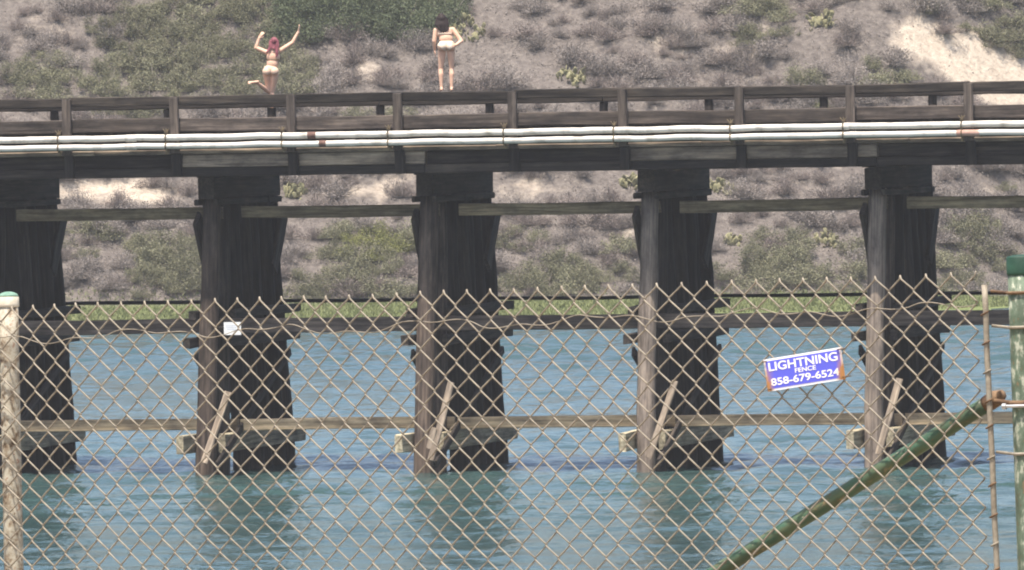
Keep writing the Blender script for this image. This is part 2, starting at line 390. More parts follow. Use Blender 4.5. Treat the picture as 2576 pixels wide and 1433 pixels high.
# stringers: outer ones lap alternately, set-back ones in darker timber standing in for shade
joints = [xy_(u, 400, YF) for u in (-700, -120, 457, 1067, 1580, 2205, 2760, 3300)]
proud = [True, False, True, False, True, False, True]
for i in range(7):
    a, b_ = joints[i], joints[i + 1]
    yy = YF + .04 if proud[i] else YF + .2
    timber('stringer', TR, (a + .005, yy + .1, (Z_ST + Z_SB) / 2), (b_ - .005, yy + .1, (Z_ST + Z_SB) / 2), .2, Z_ST - Z_SB - .01, M_GREY if proud[i] else M_CREO)
    timber('bottom_chord', TR, (a + .01, YF + .22, (Z_SB + Z_BB) / 2), (b_ - .01, YF + .22, (Z_SB + Z_BB) / 2), .36, Z_SB - Z_BB, M_CREO if not proud[i] else M_PILE)
for y in (0.3, 1.3, 2.3, 3.3, 4.3):
    timber('inner_stringer', TR, (X0, y, (Z_ST + ZCAP_T + .18) / 2), (X1, y, (Z_ST + ZCAP_T + .18) / 2), .3, Z_ST - ZCAP_T - .19, M_PILE, seg=2)
for i in range(10):
    a, b_ = X0 + i * 4.4, X0 + (i + 1) * 4.4
    timber('ledge_plank', TR, (a + .003, YF + .12, (Z_LT + Z_LB) / 2), (b_ - .003, YF + .12, (Z_LT + Z_LB) / 2), .36, Z_LT - Z_LB - .012, M_GREY)
# deck boards across, reaching past the far railing
Z_D = Z_CT - .04
nb = 72
for i in range(nb):
    x = X0 + (i + .5) * (X1 - X0) / nb
    timber('deck_tie', TR, (x, YF + .12, Z_D - .11), (x, 5.75, Z_D - .11), .56, .2, M_CREO, seg=3)
timber('deck_beam', TR, (X0, 0.2, (Z_D - .22 + Z_ST) / 2), (X1, 0.2, (Z_D - .22 + Z_ST) / 2), 1.6, Z_D - .225 - Z_ST - .01, M_PILE, seg=4)
timber('deck_beam', TR, (X0, 3.6, (Z_D - .22 + Z_ST) / 2), (X1, 3.6, (Z_D - .22 + Z_ST) / 2), 2.2, Z_D - .225 - Z_ST - .01, M_PILE, seg=4)
# railings
NPU = [-112, 168, 438, 732, 1000, 1290, 1567, 1860, 2140, 2437, 2722]
NX = [xy_(u, 300, YF - .08) for u in NPU]
for x in NX:
    timber('railing_post', TR, (x, YF - .065, Z_LB + .03), (x, YF - .065, Z_RT - .02), .12, .19, M_RAIL, up=Vector((1, 0, 0)))
    timber('fascia_post', TR, (x + .02, YF - .03, Z_BB + .01), (x + .02, YF - .03, Z_LB + .02), .12, .21, M_PILE, up=Vector((1, 0, 0)))  # lower run of the post, its shade below the pipes put into darker timber
def boards(name, xs, y, zt, zb, mat, th=.075):
    for a, b_ in zip(xs[:-1], xs[1:]):
        dz = random.gauss(0, .008)
        timber(name, TR, (a + .004, y, (zt + zb) / 2 + dz), (b_ - .004, y, (zt + zb) / 2 + random.gauss(0, .008)), th, zt - zb, mat, jit=.008, bow=random.gauss(0, .01))
ends = [X0] + [NX[k] for k in (1, 3, 5, 7, 9)] + [X1]
ends2 = [X0] + [NX[k] for k in (2, 4, 6, 8)] + [X1]
boards('top_rail', ends, YF + .04, Z_RT, Z_RB, M_CREO, .09)
boards('curb_plank', ends2, YF + .04, Z_CT, Z_CB, M_RAIL, .1)
FPU = [137, 422, 683, 957, 1232, 1519, 1783, 2072, 2347, 2630]
FX = [xy_(u, 270, YFAR) for u in FPU]
for x in [FX[0] - 2.4] + FX:
    timber('railing_post', TR, (x, YFAR, Z_D - .02), (x, YFAR, Z_RT - .28), .12, .17, M_CREO, up=Vector((1, 0, 0)))
ZFR = Z_RT + .0
boards('far_top_rail', [X0, FX[1], FX[3], FX[5], FX[7], X1], YFAR, ZFR, ZFR - .27, M_CREO, .24)
# track
for y in (1.15, 2.59):
    V, Fc = merge([box_geo((0, 0, .01), (X1 - X0, .14, .02)), box_geo((0, 0, .06), (X1 - X0, .02, .08)), box_geo((0, 0, .12), (X1 - X0, .07, .04))])
    link('steel_rail', mesh('steel_rail', V, Fc), M_STEEL, TR, Matrix.Translation((0, y, Z_D - .13)))
# pipes along the walkway front with straps
BRU = [147, 418, 710, 977, 1268, 1545, 1838, 2122, 2420, 2700]
BRX = [xy_(u, 345, YF - .22) for u in BRU]; BRX = [BRX[0] - 2.35] + BRX
for zc, rr, yy in ((Z_P1, .067, YF - .22), (Z_P2, .063, YF - .23)):
    pts, rad = [], []
    n = 260
    for i in range(n + 1):
        x = X0 + (X1 - X0) * i / n
        pts.append(Vector((x, yy + .006 * noise.noise(Vector((x * .9, zc, 0))), zc + .014 * noise.noise(Vector((x * 1.1, zc, 4))) + .006 * noise.noise(Vector((x * 4, zc, 7))))))
        rad.append(rr * (1 + .05 * noise.noise(Vector((x * 3.1, zc, 2))) + .04 * noise.noise(Vector((x * 9, zc, 2)))))
    p = tube('pipe', TR, pts, rad, M_PIPE, 14)
    if zc == Z_P1: sp = [(785, M_COUP, .09), (2130, M_PIPE, .06), (330, M_PIPE, .12)]
    else: sp = [(812, M_COUP, .075), (2436, M_PINK, .24), (880, M_PIPE, .12), (330, M_PIPE, .12)]
    for u, mt, hl in sp:
        x = xy_(u, 345, yy)
        tube('coupling', p, [(x - hl, yy, zc), (x - hl * .9, yy, zc), (x + hl * .9, yy, zc), (x + hl, yy, zc)], [rr * 1.05, rr * 1.13, rr * 1.13, rr * 1.05], mt, 14)
for x in BRX:
    gs = []
    yy = YF - .225
    for zc in (Z_P1, Z_P2):
        ring = [Vector((x, yy + .082 * math.cos(g), zc + 0.082 * math.sin(g))) for g in [2 * math.pi * k / 14 for k in range(15)]]
        gs.append(tube_geo(ring, .014, 6, True, Vector((1, 0, 0))))
    gs.append(box_geo((x, YF - .13, (Z_P1 + Z_P2) / 2), (.035, .012, .52)))
    gs.append(box_geo((x, yy + .01, Z_P1 + .105), (.03, .2, .012)))
    gs.append(tube_geo([Vector((x - .07, yy, Z_P1 + .19)), Vector((x - .02, yy, Z_P1 + .13)), Vector((x, yy, Z_P1 + .10))], .008, 5))
    gs.append(tube_geo([Vector((x + .07, yy, Z_P1 + .19)), Vector((x + .02, yy, Z_P1 + .13)), Vector((x, yy, Z_P1 + .10))], .008, 5))
    gs.append(tube_geo([Vector((x, yy, Z_P1 + .20)), Vector((x, yy, Z_P1 + .10))], .008, 5))
    gs.append(box_geo((x, yy, Z_P2 - .12), (.03, .03, .10)))
    V, Fc = merge(gs); c = Vector((x, yy, Z_P1))
    link('pipe_bracket', mesh('pipe_bracket', [v - c for v in V], Fc), M_BRKT, TR, Matrix.Translation(c))
# white plate with faint lines of print on the second bent's girt
pc = on_y(585, 826, -.3)
V, Fc = box_geo((0, 0, 0), (.375, .02, .27))
pl = tag(link('number_plate', mesh('number_plate', V, Fc), M_WHITE, None, Matrix.Translation((pc.x, -.3, pc.z))), 'small white plate with faint grey lines fixed to the trestle girt', 'plate')
timber('bracket', pl, (pc.x - .32, -.22, pc.z), (pc.x + .1, -.22, pc.z), .13, .1, M_CREO)
for k, (w, z) in enumerate(((.26, .06), (.24, .02), (.2, -.02))):
    V, Fc = merge([box_geo((x, 0, 0), (.022, .003, .016)) for x in [-w / 2 + .032 * q for q in range(int(w / .032))]])
    link('print_line', mesh('print_line', V, Fc), M_GREYINK, pl, Matrix.Translation((pc.x, -.3 - .0125, pc.z + z)))

# ------------------------------------------------------------------ chain link fence in front
P_TL, P_TR = at_depth(83, 770.6, 24.5), at_depth(2454.6, 687, 23.1)
NCOL = 80; HROW = 0.0745; NROW = 20
FD = (P_TR - P_TL) / NCOL                   # one half diamond along the fence
FDN = FD.normalized(); DOWN = (Vector((0, 0, -1)) + FDN * 0.022).normalized()
FN = FDN.cross(DOWN).normalized()           # points away from or towards the camera
if FN.dot(FWD) > 0: FN = -FN                # now towards the camera
def fence_pt(i, j, off=0.0):
    a, b = i * .09, j * .16
    wob = FDN * (.0045 * noise.noise(Vector((a, b, 1))) + .0016 * noise.noise(Vector((i * .9, j * .8, 4)))) + DOWN * (.006 * noise.noise(Vector((a, b * .5, 7))) + .0014 * noise.noise(Vector((i * .9, j * .8, 9)))) + FN * .02 * noise.noise(Vector((a, b * .6, 13)))
    return P_TL + FD * i + DOWN * (HROW / 2 * j) + wob + FN * off
def frame_at(px, py, depth): return at_depth(px, py, depth)
m, t, b = base_mat('rusty_fence_wire', 0.6, 0.35)
c = coords(t, (1, 1, 1), 'Object', True)
n1 = noise_n(t, c, 5, 3); n2 = noise_n(t, c, 45, 4, .7)
cc = mix(t, n1, ramp(t, n2, [(0.3, (0.14, 0.108, 0.072)), (0.7, (0.33, 0.28, 0.20))]), ramp(t, n2, [(0.3, (0.18, 0.155, 0.125)), (0.7, (0.33, 0.295, 0.24))]))
t.links.new(cc, b.inputs['Base Color']); M_WIRE = m
def paint(name, cols, scale, stretch=(1, 1, 1), rough=0.65, chips=None):
    m, t, b = base_mat(name, rough, 0.4)
    n = noise_n(t, coords(t, stretch), scale, 6, 0.65)
    o = ramp(t, n, cols)
    n2 = noise_n(t, coords(t, stretch), scale * 3.1, 4, 0.7); n3 = noise_n(t, coords(t, stretch), scale * .35, 3, 0.6)
    if chips:
        o = mix(t, ramp(t, n2, [(0.66, (0, 0, 0)), (0.69, (1, 1, 1))]), o, chips)
        o = mix(t, ramp(t, n2, [(0.33, (1, 1, 1)), (0.38, (0, 0, 0))]), o, (0.13, 0.075, 0.04))
    o = mix(t, 1.0, o, ramp(t, n3, [(0.3, (0.6, 0.58, 0.55)), (0.7, (1.15, 1.15, 1.1))]), 'MULTIPLY')
    t.links.new(o, b.inputs['Base Color']); bump(t, b, n, 0.4, 0.003)
    return m
M_POSTL = paint('flaking_cream_post', [(0.34, (0.10, 0.065, 0.04)), (0.41, (0.27, 0.21, 0.15)), (0.50, (0.40, 0.36, 0.29)), (0.60, (0.48, 0.45, 0.38)), (0.67, (0.30, 0.18, 0.12))], 48, (1, 1, .85), .7, (0.50, 0.44, 0.34))
M_CAP = paint('cream_cap', [(0.35, (0.55, 0.48, 0.38)), (0.6, (0.70, 0.64, 0.54))], 30)
M_DOME = paint('faded_green_dome', [(0.35, (0.16, 0.34, 0.26)), (0.65, (0.34, 0.52, 0.43))], 25)
M_GREEN = paint('green_fence_paint', [(0.30, (0.30, 0.22, 0.12)), (0.40, (0.085, 0.108, 0.06)), (0.52, (0.07, 0.118, 0.072)), (0.62, (0.038, 0.10, 0.066)), (0.71, (0.12, 0.165, 0.115)), (0.76, (0.60, 0.54, 0.42))], 34, (.5, 1, 1), .6, (0.46, 0.42, 0.33))
M_POSTR = paint('chalky_green_post', [(0.32, (0.22, 0.14, 0.08)), (0.40, (0.075, 0.11, 0.072)), (0.53, (0.13, 0.168, 0.122)), (0.61, (0.42, 0.43, 0.35)), (0.70, (0.15, 0.21, 0.13))], 48, (1, 1, .5), .7, (0.50, 0.49, 0.41))
M_COLLAR = paint('dark_green_collar', [(0.35, (0.014, 0.052, 0.034)), (0.60, (0.028, 0.085, 0.056)), (0.68, (0.26, 0.24, 0.17))], 18)
M_BOLT = simple('galvanised_bolt', (0.35, 0.35, 0.35), (0.6, 0.6, 0.6), 30, 0.4, metal=0.5)
FE = tag(empty('chain_link_fence', from_frame(*ground_frame((P_TL + P_TR) / 2), 6.05)), 'rusty tan chain link fence with green painted posts and brace above the bank', 'fence')
WR = 0.0024
for i in range(-10, NCOL):
    pts = []
    for j in range(0, 2 * NROW + 1):
        ev = (j % 2 == 0)
        right = (i % 2 == 0) != ev          # this vertex sits on the right hand column
        col = i + 1 if right else i
        sgn = 1 if right else -1
        c0 = fence_pt(col, j); over = FDN * (.0022 * sgn)
        # going down: a run towards the right lies in front, a run towards the left behind
        d_in = .0030 if right else -.0030; d_out = -d_in
        other = col - sgn
        if j == 0:
            pts.append(c0 + over * .2 - DOWN * .004); pts.append(c0 + DOWN * .006 - FDN * sgn * .004 + FN * d_out)
        else:
            pv = fence_pt(other, j - 1); dv = (pv - c0).normalized()
            pts.append(c0 + over + dv * .007 + FN * d_in)
            pts.append(c0 + over)
            if j < 2 * NROW:
                nx = fence_pt(other, j + 1); dn = (nx - c0).normalized()
                pts.append(c0 + over + dn * .007 + FN * d_out)
    tube('mesh_wire', FE, pts, WR, M_WIRE, 5)
# selvage wire woven through near the top
pts = []
for k in range(0, 181):
    i = -10 + k * .5
    if i > NCOL: break
    pts.append(fence_pt(i, 2.3 + .22 * math.sin(i * .47 + .8) + .16 * math.sin(i * 1.3) + .3 * noise.noise(Vector((i * .13, 0, 0))) - max(0, (i - 55)) * .004, .006 * math.cos(i * math.pi * .5)))
tube('tension_wire', FE, pts, .0014, M_WIRE, 5)
# posts
def post_axis(u0, v0, u1, v1, d):
    a = at_depth(u0, v0, d); b_ = at_depth(u1, v1, d); k = (a.z - 5.85) / (a.z - b_.z)
    return a, a + (b_ - a) * k
dl = 24.62
a, g = post_axis(21.5, 765, 35, 1433, dl)
ax = (a - g).normalized()
def lathe(name, parent, base, axis, prof, mat, sides=20):
    pts = [base + axis * z for z, r in prof]; rad = [max(r, 1e-4) for z, r in prof]
    V, Fc = tube_geo(pts, rad, sides, True, Vector((1, 0.1, 0.05)))
    return link(name, mesh(name, [v - base for v in V], Fc, True), mat, parent, Matrix.Translation(base))
h = (a - g).length
pl_ = lathe('fence_post', FE, g, ax, [(0, .0265)] + [(h * k / 14, .0265) for k in range(1, 15)], M_POSTL)
pl_['label'] = 'cream fence post with flaking paint and green domed cap'
lathe('post_cap', pl_, a, ax, [(-.008, .0268), (-.006, .029), (.0, .0292), (.019, .0288), (.02, .0275)], M_CAP)
lathe('cap_dome', pl_, a + ax * .0205, ax, [(0, .0274), (.004, .0268), (.008, .023), (.0115, .016), (.0135, .007), (.014, .0005)], M_DOME)
dr = 23.02
a2, g2 = post_axis(2571, 690, 2596, 1433, dr); ax2 = (a2 - g2).normalized(); h = (a2 - g2).length
pr = lathe('fence_post', FE, g2, ax2, [(h * k / 14, .0365) for k in range(15)], M_POSTR)
pr['label'] = 'thick chalky green end post with dark green collar'
lathe('post_cap', pr, a2, ax2, [(-.002, .0368), (0, .0385), (.006, .0392), (.043, .0392), (.046, .0375), (.050, .02), (.051, .001)], M_COLLAR)
# tension bar
b0, b1 = at_depth(2476, 716, 23.05), at_depth(2508, 1433, 23.05); b1 = b0 + (b1 - b0) * 1.75
V, Fc = tube_geo([b0 + (b1 - b0) * (k / 20) + FDN * .002 * noise.noise(Vector((k * .5, 0, 0))) for k in range(21)], .0075, 8)
cbar = b0
link('tension_bar', mesh('tension_bar', [v - cbar for v in V], Fc, True), M_WIRE, FE, Matrix.Translation(cbar))
# wire ties from the mesh over the bar, bands round the post
for v, mt in ((735, M_RUST), (822, M_WIRE), (1012, M_RUST), (1140, M_WIRE)):
    k = (v - 690) / (1433 - 690)
    cc_ = a2 + (at_depth(2596, 1433, dr) - a2) * k
    e1 = FDN; e2 = FN
    ring = [cc_ + (e1 * math.cos(q) + e2 * math.sin(q)) * .0385 for q in [math.pi * (0.9 - 1.8 * s / 16) for s in range(17)]]
    lead = [cc_ - e1 * .085 + e2 * .009 - DOWN * .006]
    tube('tension_band', FE, lead + ring, .0042 if v != 1012 else .007, mt, 6)
for k in range(1, 18):
    p = b0 + (b1 - b0) * ((k + random.uniform(-.1, .1)) / 17.5)
    tube('wire_hook', FE, [p - FDN * .011 + FN * .004 + DOWN * .005, p - FDN * .004 + FN * .0085 + DOWN * .002, p + FDN * .004 + FN * .0085 - DOWN * .002, p + FDN * .009 + FN * .001 - DOWN * .005], .0027, M_RUST if k % 3 else M_WIRE, 5)
# brace pipe behind the mesh
q0, q1 = at_depth(2502, 1004, 23.16), at_depth(1812, 1433, 23.62); q1 = q0 + (q1 - q0) * 2.45
n = 40
Mx = axis_matrix(q0, q1); Mi = Mx.inverted()
V, Fc = tube_geo([q0 + (q1 - q0) * (k / n) for k in range(n + 1)], .0205, 16)
bp = link('brace_pipe', mesh('brace_pipe', [Mi @ v for v in V], Fc, True), M_GREEN, FE, Mx)
qd = (q1 - q0).normalized()
V, Fc = tube_geo([q0 - qd * .03, q0 - qd * .005, q0 + qd * .02, q0 + qd * .03], [.012, .022, .0225, .021], 14)
link('rail_end', mesh('rail_end', [v - q0 for v in V], Fc, True), M_RUST, bp, Matrix.Translation(q0))
bc = at_depth(2526, 1022, 23.0)
V, Fc = tube_geo([bc - FDN * .004, bc + FDN * .006, bc + FDN * .0061, bc + FDN * .07], [.008, .008, .0042, .0042], 6)
link('brace_bolt', mesh('brace_bolt', [v - bc for v in V], Fc), M_BOLT, FE, Matrix.Translation(bc))

# ------------------------------------------------------------------ the sign wired to the mesh
sTL, sTR, sBR, sBL = [at_depth(u, v, 23.36) for u, v in ((1923, 904), (2114, 873), (2127, 953), (1929, 985.5))]
sx = ((sTR - sTL) + (sBR - sBL)); SWD = sx.length / 2; sx.normalize()
# the plate lies in the fence plane: take its directions into that plane
def to_plane(u, v):
    r = ray(u, v); return CAM + r * ((P_TL - CAM + FN * .02).dot(FN) / r.dot(FN))
sTL, sTR, sBR, sBL = [to_plane(u, v) for u, v in ((1923, 904), (2114, 873), (2127, 953), (1929, 985.5))]
sx = ((sTR - sTL) + (sBR - sBL)); SWD = sx.length / 2; sx.normalize()
sy = ((sTL - sBL) + (sTR - sBR)); sy = sy - sx * sy.dot(sx); SHT = sy.length / 2; sy.normalize(); sn = sx.cross(sy)
SM = Matrix((sx, sy, sn)).transposed().to_4x4(); SM.translation = (sTL + sTR + sBR + sBL) / 4
def print_mat(name, col, rough=0.45, rust=(0.36, 0.17, 0.06)):
    m, t, b = base_mat(name, rough, 0.4)
    tc = N(t, 'ShaderNodeTexCoord'); mp = N(t, 'ShaderNodeMapping')
    t.links.new(tc.outputs['Object'], mp.inputs[0])
    n = noise_n(t, mp.outputs[0], 28, 4); sep = N(t, 'ShaderNodeSeparateXYZ'); t.links.new(mp.outputs[0], sep.inputs[0])
    ab = N(t, 'ShaderNodeMath', operation='ABSOLUTE'); t.links.new(sep.outputs[0], ab.inputs[0])
    mr = N(t, 'ShaderNodeMapRange'); mr.inputs[1].default_value = SWD * .36; mr.inputs[2].default_value = SWD * .50; t.links.new(ab.outputs[0], mr.inputs[0])
    mr2 = N(t, 'ShaderNodeMapRange'); mr2.inputs[1].default_value = SHT * .5; mr2.inputs[2].default_value = -SHT * .5; mr2.inputs[3].default_value = .25; mr2.inputs[4].default_value = 1.0; t.links.new(sep.outputs[1], mr2.inputs[0])
    m1 = N(t, 'ShaderNodeMath', operation='MULTIPLY'); t.links.new(mr.outputs[0], m1.inputs[0]); t.links.new(mr2.outputs[0], m1.inputs[1])
    m2 = N(t, 'ShaderNodeMath', operation='MULTIPLY_ADD'); t.links.new(n, m2.inputs[0]); m2.inputs[1].default_value = 0.7; t.links.new(m1.outputs[0], m2.inputs[2])
    f = ramp(t, m2.outputs[0], [(0.55, (0, 0, 0)), (1.05, (1, 1, 1))])
    t.links.new(mix(t, f, col, rust), b.inputs['Base Color']); return m
M_SBLUE = print_mat('sign_blue', (0.10, 0.11, 0.58)); M_SWHITE = print_mat('sign_white', (0.82, 0.80, 0.82)); M_SLET = print_mat('sign_lettering', (0.82, 0.80, 0.82), .45, (0.72, 0.47, 0.28))
V, Fc = box_geo((0, 0, -.001), (SWD, SHT, .002))
sg = tag(link('fence_sign', mesh('fence_sign', V, Fc), M_SWHITE, None, SM), 'blue and white metal sign with phone number wired askew to the chain link', 'sign')
V, Fc = box_geo((0, 0, 0), (SWD * .955, SHT * .865, .0008))
link('blue_panel', mesh('blue_panel', V, Fc), M_SBLUE, sg, SM @ Matrix.Translation((0, 0, .0005)))
def text(body, w, hh, cx, cy, mat, bold):
    cu = bpy.data.curves.new('lettering', 'FONT'); cu.body = body; cu.align_x = 'CENTER'; cu.align_y = 'CENTER'; cu.size = 1; cu.offset = bold; cu.extrude = 0.01
    o = bpy.data.objects.new('lettering', cu); COL.objects.link(o)
    dg = bpy.context.evaluated_depsgraph_get(); me = bpy.data.meshes.new_from_object(o.evaluated_get(dg))
    bpy.data.objects.remove(o)
    xs = [v.co.x for v in me.vertices]; ys = [v.co.y for v in me.vertices]
    kx = w / (max(xs) - min(xs)); ky = hh / (max(ys) - min(ys)); mx, my = (max(xs) + min(xs)) / 2, (max(ys) + min(ys)) / 2
    for v in me.vertices: v.co = (cx + (v.co.x - mx) * kx, cy + (v.co.y - my) * ky, v.co.z * .03)
    me.materials.clear()
    return link('lettering', me, mat, sg, SM @ Matrix.Translation((0, 0, .0014)))
text('LIGHTNING', SWD * .89, SHT * .27, 0, SHT * .245, M_SLET, .016)
text('FENCE', SWD * .27, SHT * .14, SWD * .02, SHT * .01, M_SLET, .014)
text('858-679-6524', SWD * .88, SHT * .23, 0, -SHT * .235, M_SLET, .016)
for sxx, syy in ((-.47, .43), (.48, -.42), (.46, .44), (-.46, -.44)):
    p = SM @ Vector((SWD * sxx, SHT * syy, 0))
    tube('wire_tie', sg, [p - FN * .022, p - FN * .004 + sx * .004, p + sn * .004, p + sn * .004 + sx * (.008 if sxx > 0 else -.008), p - FN * .02 + sx * (.012 if sxx > 0 else -.012)], .0016, M_RUST, 5)

# ------------------------------------------------------------------ two people on the bridge
def capsule(bm, p0, r0, p1, r1):
    p0, p1 = Vector(p0), Vector(p1)
    V, Fc = tube_geo([p0 + (p1 - p0) * (k / 4) for k in range(5)], [r0 + (r1 - r0) * k / 4 for k in range(5)], 12)
    vs_ = [bm.verts.new(v) for v in V]
    for f in Fc: bm.faces.new([vs_[i] for i in f])
    for p, r in ((p0, r0), (p1, r1)):
        bmesh.ops.create_icosphere(bm, subdivisions=2, radius=r * 1.01, matrix=Matrix.Translation(p))
def ellipsoid(bm, c, r, rot=None):
    M = Matrix.Translation(c) @ (rot or Matrix.Identity(4)) @ Matrix.Diagonal((*r, 1))
    bmesh.ops.create_icosphere(bm, subdivisions=3, radius=1, matrix=M)
def fuse(bm, voxel, smooth):
    me = bpy.data.meshes.new('tmp'); bm.to_mesh(me); bm.free()
    o = bpy.data.objects.new('tmp', me); COL.objects.link(o)
    md = o.modifiers.new('r', 'REMESH'); md.mode = 'VOXEL'; md.voxel_size = voxel; md.use_smooth_shade = True
    sm = o.modifiers.new('s', 'SMOOTH'); sm.iterations = smooth; sm.factor = .5
    dg = bpy.context.evaluated_depsgraph_get(); out = bpy.data.meshes.new_from_object(o.evaluated_get(dg))
    bpy.data.objects.remove(o); bpy.data.meshes.remove(me)
    return out
def hand(bm, wrist, d, palm_n, side, curl=.35, s=1.0):
    """palm, four fingers of different lengths and a thumb; d along the hand"""
    d = Vector(d).normalized(); n = Vector(palm_n); n = (n - d * n.dot(d)).normalized(); w = d.cross(n) * side
    wrist = Vector(wrist); k = wrist + d * .085 * s
    for q in (-.028, -.01, .01, .028): capsule(bm, wrist + w * q * .55 * s, .014 * s, k + w * q * s, .0115 * s)
    for q, L in ((-.03, .062), (-.0105, .078), (.010, .083), (.030, .074)):
        a = k + w * q * s; b1 = a + (d + n * curl * .5 + w * q * 2.5).normalized() * L * .5 * s; b2 = b1 + (d + n * curl * 1.6 + w * q * 2.5).normalized() * L * .5 * s
        capsule(bm, a, .0095 * s, b1, .0085 * s); capsule(bm, b1, .0085 * s, b2, .007 * s)
    a = wrist + w * .024 * s + d * .02 * s; b1 = a + (d * .75 + w * .75 + n * .25).normalized() * .045 * s; b2 = b1 + (d + w * .35 + n * .3).normalized() * .036 * s
    capsule(bm, a, .014 * s, b1, .0105 * s); capsule(bm, b1, .0105 * s, b2, .008 * s)
def foot(bm, ankle, fwd_, down):
    f = Vector(fwd_).normalized(); dn = Vector(down).normalized(); a = Vector(ankle)
    heel = a - f * .035 + dn * .05; ball = a + f * .115 + dn * .062
    capsule(bm, a, .036, heel, .030); capsule(bm, heel, .030, ball, .028); capsule(bm, a + f * .02, .034, ball, .026)
    w = f.cross(dn)
    for q in (-.028, -.012, .003, .017, .029): capsule(bm, ball + w * q * .9, .013, ball + w * q + f * .055 + dn * .008, .0095)
def head(bm, c, fwd_, upv, s=1.0):
    f = Vector(fwd_).normalized(); u = Vector(upv).normalized(); w = f.cross(u).normalized(); f = u.cross(w)
    c = Vector(c); Rm = Matrix((w, f, u)).transposed().to_4x4()
    ellipsoid(bm, c + u * .012, (.071 * s, .089 * s, .098 * s), Rm)
    ellipsoid(bm, c + f * .028 - u * .052, (.052 * s, .058 * s, .058 * s), Rm)      # jaw
    capsule(bm, c + f * .088, .008, c + f * .103 - u * .026, .0125)                # nose
    for k in (-1, 1):
        ellipsoid(bm, c + w * k * .074 - f * .008 - u * .012, (.008, .018, .030), Rm)   # ears
        ellipsoid(bm, c + f * .083 + w * k * .03 + u * .014, (.017, .007, .006), Rm)    # brows
    ellipsoid(bm, c + f * .082 - u * .055, (.024, .010, .008), Rm)                  # mouth
    return Rm
def skin_mat(name, c0, c1):
    m, t, b = base_mat(name, 0.5, 0.35)
    n = noise_n(t, coords(t, (1, 1, 1)), 9, 3)
    t.links.new(ramp(t, n, [(0.3, c0), (0.7, c1)]), b.inputs['Base Color'])
    b.inputs['Subsurface Weight'].default_value = 0.08; b.inputs['Subsurface Radius'].default_value = (.02, .008, .005)
    return m
M_SKIN = skin_mat('fair_skin', (0.60, 0.36, 0.245), (0.70, 0.445, 0.32))
M_SKIN2 = skin_mat('tan_skin', (0.60, 0.36, 0.245), (0.70, 0.45, 0.325))  # own warm tan skin tone
def shell(name, body, parent, M, mat, cond, off=.006):
    """close fitting cloth: the faces of the body that cond picks, lifted off the skin, with thickness"""
    bm = bmesh.new(); bm.from_mesh(body.data); bm.normal_update()
    kill = [f for f in bm.faces if not cond(f.calc_center_median(), f.normal)]
    nm = {v: v.normal.copy() for v in bm.verts}
    for v in bm.verts: v.co += nm[v] * off
    bmesh.ops.delete(bm, geom=kill, context='FACES')
    me = bpy.data.meshes.new(name); bm.to_mesh(me); bm.free(); me.materials.clear()
    for p in me.polygons: p.use_smooth = True
    o = link(name, me, mat, parent, M)
    so_ = o.modifiers.new('thick', 'SOLIDIFY'); so_.thickness = .003; so_.offset = 1
    return o
def hair_mat(name, c0, c1):
    m, t, b = base_mat(name, 0.6, 0.15)
    n = noise_n(t, coords(t, (40, 40, 4)), 1, 3)
    t.links.new(ramp(t, n, [(0.3, c0), (0.7, c1)]), b.inputs['Base Color']); bump(t, b, n, .5, .01); return m
# --- standing on the far top rail, local x to the right, y away, z up
ST = 22800 / 195.2
def L1(u, v, y=0.0): return Vector(((u - 1124) / ST, y, (228.0 - v) / ST))
bm = bmesh.new()
hipz = L1(1124, 122).z
pelv = L1(1125, 113, .03)
ellipsoid(bm, L1(1125, 110, .02), (.165, .105, .115))
for q in (1113.5, 1137): ellipsoid(bm, L1(q, 116, -.055), (.098, .095, .10))
ellipsoid(bm, L1(1124, 96, .035), (.148, .096, .13))
ellipsoid(bm, L1(1122, 83, .06), (.168, .100, .135)); ellipsoid(bm, L1(1121, 76, .075), (.182, .088, .09))
capsule(bm, L1(1101.5, 74, .07), .052, L1(1138.5, 73, .07), .052)
capsule(bm, L1(1120, 74, .08), .058, L1(1117, 60, .115), .050)
hd = L1(1114.5, 51.5, .13); HR = head(bm, hd, (0.05, .95, -.35), (-.08, .3, .95))
for (hx, kn, an, sg_) in (((1114, 124), (1109.8, 171), (1110.6, 217.5), -1), ((1136, 124), (1137.4, 171.5), (1136.3, 218), 1)):
    h_ = L1(*hx, .01); k_ = L1(*kn, .045); a_ = L1(*an, -.01)
    capsule(bm, h_, .092, h_ + (k_ - h_) * .5, .074); capsule(bm, h_ + (k_ - h_) * .5, .074, k_, .053)
    calf = k_ + (a_ - k_) * .3 + Vector((0, -.018, 0))
    capsule(bm, k_, .052, calf, .056); capsule(bm, calf, .056, a_, .034)
    foot(bm, a_, (.12 * sg_, 1, 0), (0, 0, -1))
# left arm hanging
s_, e_, w_ = L1(1099, 74, .07), L1(1094.5, 101, .04), L1(1095, 123, .09)
capsule(bm, s_, .056, e_, .046); capsule(bm, e_, .045, w_, .031); hand(bm, w_, w_ - e_, (1, 0, 0), 1)
